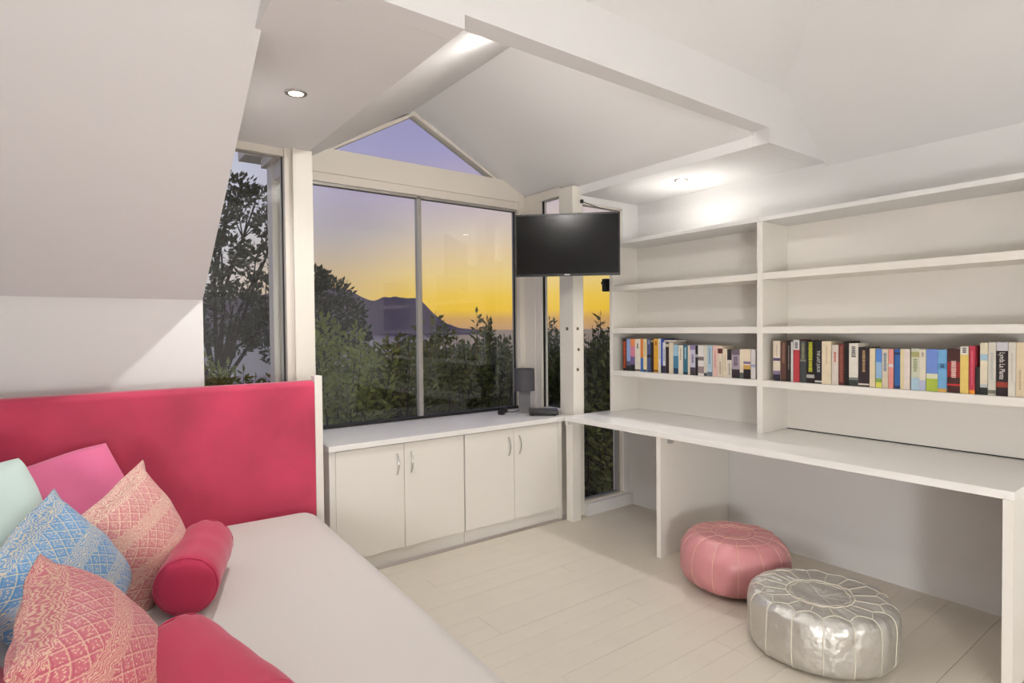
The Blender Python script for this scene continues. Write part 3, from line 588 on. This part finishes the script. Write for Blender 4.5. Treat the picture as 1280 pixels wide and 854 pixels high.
# ================================================================== THINGS ON THE COUNTER
SHD = pmat('charcoal_lampshade', (74, 72, 76), .8, bump=.1, bscale=150); LB_ = pmat('grey_concrete_base', (104, 102, 102), .7, var=.08, vscale=20, bump=.08, bscale=80)
lp = thing('table_lamp', 'small grey table lamp with a charcoal drum shade', 'lamp', (2.69, 3.45, .7325), math.radians(-35))
B('base', LB_, (-.042, .042, -.026, .026, 0, .162), lp, .003)
link('neck', MB().lathe([(.012, .160), (.012, .21), (.004, .215)], 12).mesh('neck'), CHROME, lp)
link('shade', MB().lathe([(.0765, .168), (.078, .168), (.075, .330), (.0735, .330)], 40).mesh('shade'), SHD, lp, smooth=False)
link('shade_rim', MB().tube([(.0755*math.cos(a), .0755*math.sin(a), .3305) for a in [k*math.pi/20 for k in range(40)]], .0018, 6, True).mesh('rim'), BLK, lp)
link('cord', MB().tube([(-.03, .026, .02), (-.06, .06, .004), (-.09, .03, .004), (-.13, .045, .004)], .003, 6).mesh('cord'), BLK, lp)
sb = thing('set_top_box', 'flat black set-top box at the end of the countertop', 'box', (2.735, 3.285, .7325), math.radians(-38))
B('casing', BLK, (-.105, .105, -.07, .07, .006, .040), sb, .006)
B('front_strip', SCR, (-.098, .098, -.0715, -.069, .012, .03), sb)
for x in (-.08, .08):
    for y in (-.05, .05): link('foot', MB().lathe([(.009, 0), (.009, .008)], 10).mesh('foot'), DARKG, sb, (x, y, 0))
pa = thing('power_adapter', 'tangle of black plugs and cable beside the lamp', 'adapter', (2.53, 3.50, .7325), .4)
B('plug', BLK, (-.05, -.015, -.02, .02, 0, .035), pa, .004); B('plug', BLK, (.0, .04, -.015, .02, .008, .052), pa, .006)
link('cord', MB().tube([(-.05+.10*k/14+.02*math.sin(k*1.9), .02*math.cos(k*2.3), .012+.03*abs(math.sin(k*1.3))) for k in range(15)], .003, 6).mesh('cord'), BLK, pa)

# ================================================================== POUFS
def pouf(label, c, R, h, e, ez, n, leather, thread, rot, dim, name='pouf', petal=0):
    t = thing(name, label, 'pouf', c, rot, 'leather poufs on the floor')
    ex = e
    def S(th, a, off=0):          # a: -90..90 degrees
        ca, sa = math.cos(math.radians(a)), math.sin(math.radians(a))
        r = R*abs(ca)**ex; z = h/2+h/2*math.copysign(abs(sa)**ez, sa)
        if sa > 0: z -= dim*max(0, 1-r/R)**1.2
        ph = (th*n/(2*math.pi)) % 1; bul = math.sin(math.pi*ph)**.7
        k = 1+.012*bul*(1 if abs(a) < 75 else .3)
        wob = .010*noise.noise(Vector((math.cos(th)*2.2+c[0]*9, math.sin(th)*2.2, z*9)))+.004*noise.noise(Vector((math.cos(th)*9, math.sin(th)*9, z*40+c[0])))
        rr = (r+wob*min(1, r/R*1.5))*k+off*ca
        zz = z+off*sa+(.006*bul*(r/R) if a > 45 else 0)+(wob*.35 if a > 30 else 0)
        return Vector((rr*math.cos(th), rr*math.sin(th), max(.0, zz)))
    at, am, ab = (62, 81, -88) if not petal else (60, 88.4, -88)
    def strip(th0, th1, a0, a1, k1, k2):
        vs = [S(th0+(th1-th0)*i/k1, a0+(a1-a0)*j/k2) for j in range(k2+1) for i in range(k1+1)]
        return MB().add(vs, [(j*(k1+1)+i, j*(k1+1)+i+1, (j+1)*(k1+1)+i+1, (j+1)*(k1+1)+i) for j in range(k2) for i in range(k1)])
    for s in range(n):
        a, b = s*2*math.pi/n, (s+1)*2*math.pi/n
        link('side_panel', strip(a, b, ab, at, 8, 22).mesh('panel', fix=False), leather, t, smooth=True)
        link('top_panel', strip(a, b, at, am, 8, 10).mesh('panel', fix=False), leather, t, smooth=True)
        pts = [S(a, ab+6+(at-ab-6)*j/24, .0010) for j in range(25)]
        link('seam', MB().tube(pts, .0017, 6).mesh('seam'), thread, t, smooth=True)
        mid = (a+b)/2; ao = at-10
        z1 = [S(a, at, .002), S(a+(mid-a)*.5, (at+am)/2-4, .002), S(mid, (at+am)/2, .002), S(mid+(b-mid)*.5, (at+am)/2-4, .002), S(b, at, .002)] if petal else [S(a+(b-a)*k/6, at, .002) for k in range(7)]
        link('stitching', MB().tube(z1, .0016, 6).mesh('stitch'), thread, t)
        z2 = [S(mid if petal else a, ((at+am)/2 if petal else at)+(am-((at+am)/2 if petal else at))*k/6, .002) for k in range(7)]
        link('stitching', MB().tube(z2, .0017, 6).mesh('stitch'), thread, t)
    link('medallion', MB().add([S(k*2*math.pi/64, am+(90-am)*(j/8)**.5) for j in range(9) for k in range(64)], [(j*64+k, j*64+(k+1) % 64, (j+1)*64+(k+1) % 64, (j+1)*64+k) for j in range(8) for k in range(64)]).mesh('med', fix=False), leather, t, smooth=True)
    link('stitching', MB().tube([S(k*2*math.pi/72, am, .002) for k in range(72)], .0024, 6, True).mesh('ring'), thread, t)
    link('stitching', MB().tube([S(k*2*math.pi/48, am+(90-am)*(.35 if k % 4 < 2 else .5), .002) for k in range(48)], .0014, 6, True).mesh('ring'), thread, t)
    return t
PINKL = pmat('pink_leather', (208, 140, 142), .36, bump=.12, bscale=26, var=.06, vscale=5); THP = pmat('pale_pink_thread', (232, 186, 172), .7)
SILV = pmat('silver_leather', (207, 204, 198), .45, metal=.78, bump=.8, bscale=9, bdist=.03, var=.07, vscale=6); THS = pmat('cream_thread', (228, 222, 206), .7)
pouf('round pink leather pouf half under the desk', (2.755, 1.755, .0), .270, .288, .50, .72, 14, PINKL, THP, .2, .015)
pouf('metallic silver leather pouf with cream stitching', (2.515, 1.197, .0), .284, .232, .22, .30, 16, SILV, THS, .1, .02, petal=1)

# ================================================================== OUTSIDE
GRD = pmat('dark_garden_soil', (58, 54, 42), .95, var=.2, vscale=2); SEA = pmat('evening_sea', (96, 90, 92), .3, spec=.5, bump=.4, bscale=.05)
gm = MB().box(-14, 40, 3.82, 16, -1.2, -.55)
tag(link('garden_ground', gm.mesh('ground'), GRD), 'dark garden ground outside the windows', 'ground', kind='structure')
sm_ = MB().add([(-30000, 60, -42), (40000, 60, -42), (40000, 45000, -42), (-30000, 45000, -42)], [(0, 1, 2, 3)])
tag(link('sea', sm_.mesh('sea'), SEA), 'calm sea reaching to the horizon at dusk', 'sea', kind='structure')
# mountain ridge across the bay
MTN = pmat('hazy_mountain_rock', (146, 132, 128), 1, spec=0, var=.08, vscale=.002)
prof = [(2, 150), (8, 300), (13, 350), (17, 440), (19.5, 450), (21.2, 420), (22.6, 335), (23.4, 305), (24.4, 345), (25.4, 352), (26.6, 336), (27.6, 340), (28.1, 300), (28.8, 215), (29.6, 130), (30.6, 60), (31.6, 20), (33.5, 0)]
vs = []; n = 120
def hz(a):
    for (a0, h0), (a1, h1) in zip(prof, prof[1:]):
        if a0 <= a <= a1: return h0+(h1-h0)*(a-a0)/(a1-a0)
    return 0
D0 = 6200
for i in range(n+1):
    a = 2+31.5*i/n; r = math.radians(a); hh = hz(a)+10*noise.noise(Vector((a*1.7, 0, 0)))*(1 if hz(a) > 30 else 0)
    for d, k in ((-900, 0), (-420, .45), (-120, .86), (0, 1), (500, .8), (1800, 0)):
        vs.append(((D0+d)*math.sin(r), (D0+d)*math.cos(r), -42+(hh+42)*k+(14*noise.noise(Vector((a*2, d*.004, 1))) if 0 < k < 1 else 0)))
tag(link('mountain', MB().add(vs, [(i*6+j, (i+1)*6+j, (i+1)*6+j+1, i*6+j+1) for i in range(n) for j in range(5)]).mesh('mountain'), MTN, smooth=True), 'hazy purple mountain ridge across the sea', 'mountain', kind='structure')

def leaf_mat(name, c1, c2):
    mt = bpy.data.materials.new(name); mt.use_nodes = True; t = mt.node_tree; b = t.nodes['Principled BSDF']
    co = N(t, 'ShaderNodeTexCoord'); nz = N(t, 'ShaderNodeTexNoise'); nz.inputs['Scale'].default_value = 9; t.links.new(co.outputs['Object'], nz.inputs[0])
    mm = N(t, 'ShaderNodeMix', data_type='RGBA'); t.links.new(nz.outputs[0], mm.inputs[0]); mm.inputs[6].default_value = L4(c1); mm.inputs[7].default_value = L4(c2)
    t.links.new(mm.outputs[2], b.inputs['Base Color']); b.inputs['Roughness'].default_value = .5; return mt
LF = [leaf_mat('olive_leaves', (70, 80, 36), (128, 134, 64)), leaf_mat('bright_green_leaves', (88, 108, 40), (156, 164, 74)), leaf_mat('dark_leaves', (44, 50, 32), (80, 86, 54))]
BARK = pmat('dark_bark', (58, 48, 40), .9)
def leaf(mb, p, d, L, w, rng):
    d = d.normalized(); s = d.orthogonal(); s.rotate(Matrix.Rotation(rng.uniform(0, 6.28), 3, d)); u = d.cross(s)
    mb.add([p, p+d*L*.45+s*w*.5+u*w*.12, p+d*L, p+d*L*.45-s*w*.5+u*w*.12], [(0, 1, 2), (0, 2, 3)])
def shrub(x, y, top, spread, nst, lm, label, seed, L=.075, dens=70):
    rng = random.Random(seed); t = thing('shrub', label, 'shrub', (x, y, -.56), group='shrubs of the garden hedge'); g = -.56; hgt = top-g
    fm, st = MB(), MB()
    for s in range(int(nst*1.9)):
        a = rng.uniform(0, 6.28); rr = spread*math.sqrt(rng.random()); hh = hgt*rng.uniform(.72, 1.0)*(1-.25*rr/spread); bx, by = rr*.5*math.cos(a), rr*.5*math.sin(a)
        lean = Vector((rr*.6*math.cos(a), rr*.6*math.sin(a), 0)); pts = [Vector((bx, by, 0))+lean*(k/5)**1.5+Vector((rng.uniform(-.02, .02), rng.uniform(-.02, .02), hh*k/5)) for k in range(6)]
        st.tube(pts, [.009-.0014*k for k in range(6)], 4)
        for k in range(dens):
            f = .1+.9*(k/dens); q = f*5; i = min(4, int(q)); p = pts[i].lerp(pts[i+1], q-i)
            an = rng.uniform(0, 6.28); d = Vector((math.cos(an), math.sin(an), rng.uniform(.1, 1.1)))
            off = d*rng.uniform(0, .10)*(1.2-f); leaf(fm, p+off, d, L*rng.uniform(.7, 1.25), L*.34, rng)
        leaf(fm, pts[-1], Vector((0, 0, 1)), L, L*.3, rng)
    link('foliage', fm.mesh('foliage', fix=False), LF[lm], t)['kind'] = 'stuff'; link('stems', st.mesh('stems', fix=False), BARK, t)
HEDGE = [ # x, y, top, spread, stems, leafmat, label
 (1.05, 5.6, 1.42, .45, 18, 1, 'bright green shrub seen in the tall side window'),
 (1.95, 5.3, 1.78, .50, 26, 1, 'tall bright green shrub at the post end of the bay window'),
 (2.65, 5.5, 1.68, .45, 22, 0, 'olive green shrub under the mountain slope'),
 (3.25, 5.7, 1.64, .42, 20, 0, 'olive green shrub before the mountain summit'),
 (3.75, 5.6, 1.70, .45, 22, 0, 'olive green shrub behind the window mullion'),
 (4.15, 5.5, 1.66, .42, 22, 0, 'olive green shrub beyond the mullion under the yellow sky'),
 (4.65, 5.4, 1.62, .42, 20, 0, 'olive green shrub with low top against the sea'),
 (4.75, 5.0, 1.60, .38, 18, 0, 'olive green shrub behind the table lamp'),
 (4.55, 4.5, 1.62, .35, 20, 0, 'leafy shrub behind the slim side pane'),
 (4.35, 4.05, 1.56, .32, 18, 0, 'leafy shrub filling the narrow floor-length window'),
 (4.95, 4.5, 1.60, .36, 20, 0, 'leafy shrub further out beyond the floor-length window'),
 (3.55, 6.3, 1.66, .40, 20, 0, 'olive green shrub in the back row against the mountain foot'),
 (4.35, 6.2, 1.60, .42, 22, 0, 'olive green shrub in the back row against the sea'),
 (5.10, 6.0, 1.58, .42, 22, 0, 'olive green shrub in the back row by the bay corner'),
 (3.0, 4.7, .62, .50, 22, 2, 'low dark shrub under the bay window mullion'),
 (2.0, 4.6, .55, .50, 20, 2, 'low dark shrub under the bay window near the headboard'),
 (3.95, 4.7, .70, .45, 20, 2, 'low dark shrub under the bay window near the lamp'),
 (.75, 4.9, .62, .40, 16, 2, 'low dark shrub below the tall side window')]
for i, (x, y, top, sp, ns, lm, lb) in enumerate(HEDGE): shrub(x, y, top, sp, ns, lm, lb, 100+i, L=.085, dens=120)
tag(B('garden_wall', pmat('weathered_rust_wall', (112, 62, 52), .9, var=.2, vscale=6), (-1.5, 1.75, 6.6, 6.75, -.55, .62), None, .01), 'low rust-red garden wall beyond the tall side window', 'wall')

def tree(x, y, hgt, trunk_lean, clumps, label, seed, lm=2, L=.075, per=420):
    rng = random.Random(seed); t = thing('tree', label, 'tree', (x, y, -.6)); tr = MB(); fm = MB(); base = Vector((0, 0, 0)); fork = Vector((trunk_lean*.5, 0, hgt*.42))
    tr.tube([base, base.lerp(fork, .5)+Vector((.05, 0, 0)), fork], [.13, .10, .085], 8)
    for cx_, cy_, cz_, r in clumps:
        c = Vector((cx_, cy_, cz_+.6)); mid = fork.lerp(c, .5)+Vector((rng.uniform(-.15, .15), rng.uniform(-.15, .15), rng.uniform(-.1, .2)))
        tr.tube([fork, mid, c], [.028, .02, .009], 6)
        for k in range(per):
            d = Vector((rng.gauss(0, 1), rng.gauss(0, 1), rng.gauss(0, 1))).normalized(); p = c+Vector((d.x*r, d.y*r, d.z*r*.62))*rng.uniform(.25, 1)**.5
            leaf(fm, p, d+Vector((0, 0, .4)), L*rng.uniform(.7, 1.3), L*.5, rng)
        for k in range(7):
            d = Vector((rng.gauss(0, 1), rng.gauss(0, 1), rng.gauss(0, .6))).normalized(); tr.tube([mid.lerp(c, .6), c+d*r*.85], [.012, .004], 4)
    link('trunk', tr.mesh('trunk', fix=False), BARK, t); link('foliage', fm.mesh('foliage', fix=False), LF[lm], t)['kind'] = 'stuff'
rg = random.Random(5)
cl = [(.45, 0, 3.15, .32), (.75, .1, 3.0, .36), (1.0, -.1, 2.75, .34), (.2, .1, 2.75, .34), (-.1, 0, 2.5, .45), (.35, .1, 2.35, .4), (.8, 0, 2.25, .38), (-.4, 0, 2.2, .5), (.0, 0, 1.95, .5), (.95, .1, 1.85, .4), (.45, 0, 1.7, .42), (-.5, .2, 1.7, .5), (-.2, 0, 1.35, .42), (.9, .2, 1.4, .36), (.5, .3, 1.25, .3)]
tree(1.15, 8.0, 2.9, .5, cl, 'dark spreading pine tree seen through the tall side window', 21)
cl2 = [(-.1, 0, 2.15, .30), (.15, 0, 1.95, .38), (-.3, 0, 1.9, .40), (.4, 0, 1.65, .36), (0, 0, 1.6, .5), (-.5, 0, 1.5, .45), (.5, 0, 1.3, .34), (.1, 0, 1.2, .45), (-.4, 0, 1.1, .45)]
tree(3.0, 9.0, 1.9, .1, cl2, 'dark round-topped tree beside the mountain slope', 33, per=520)
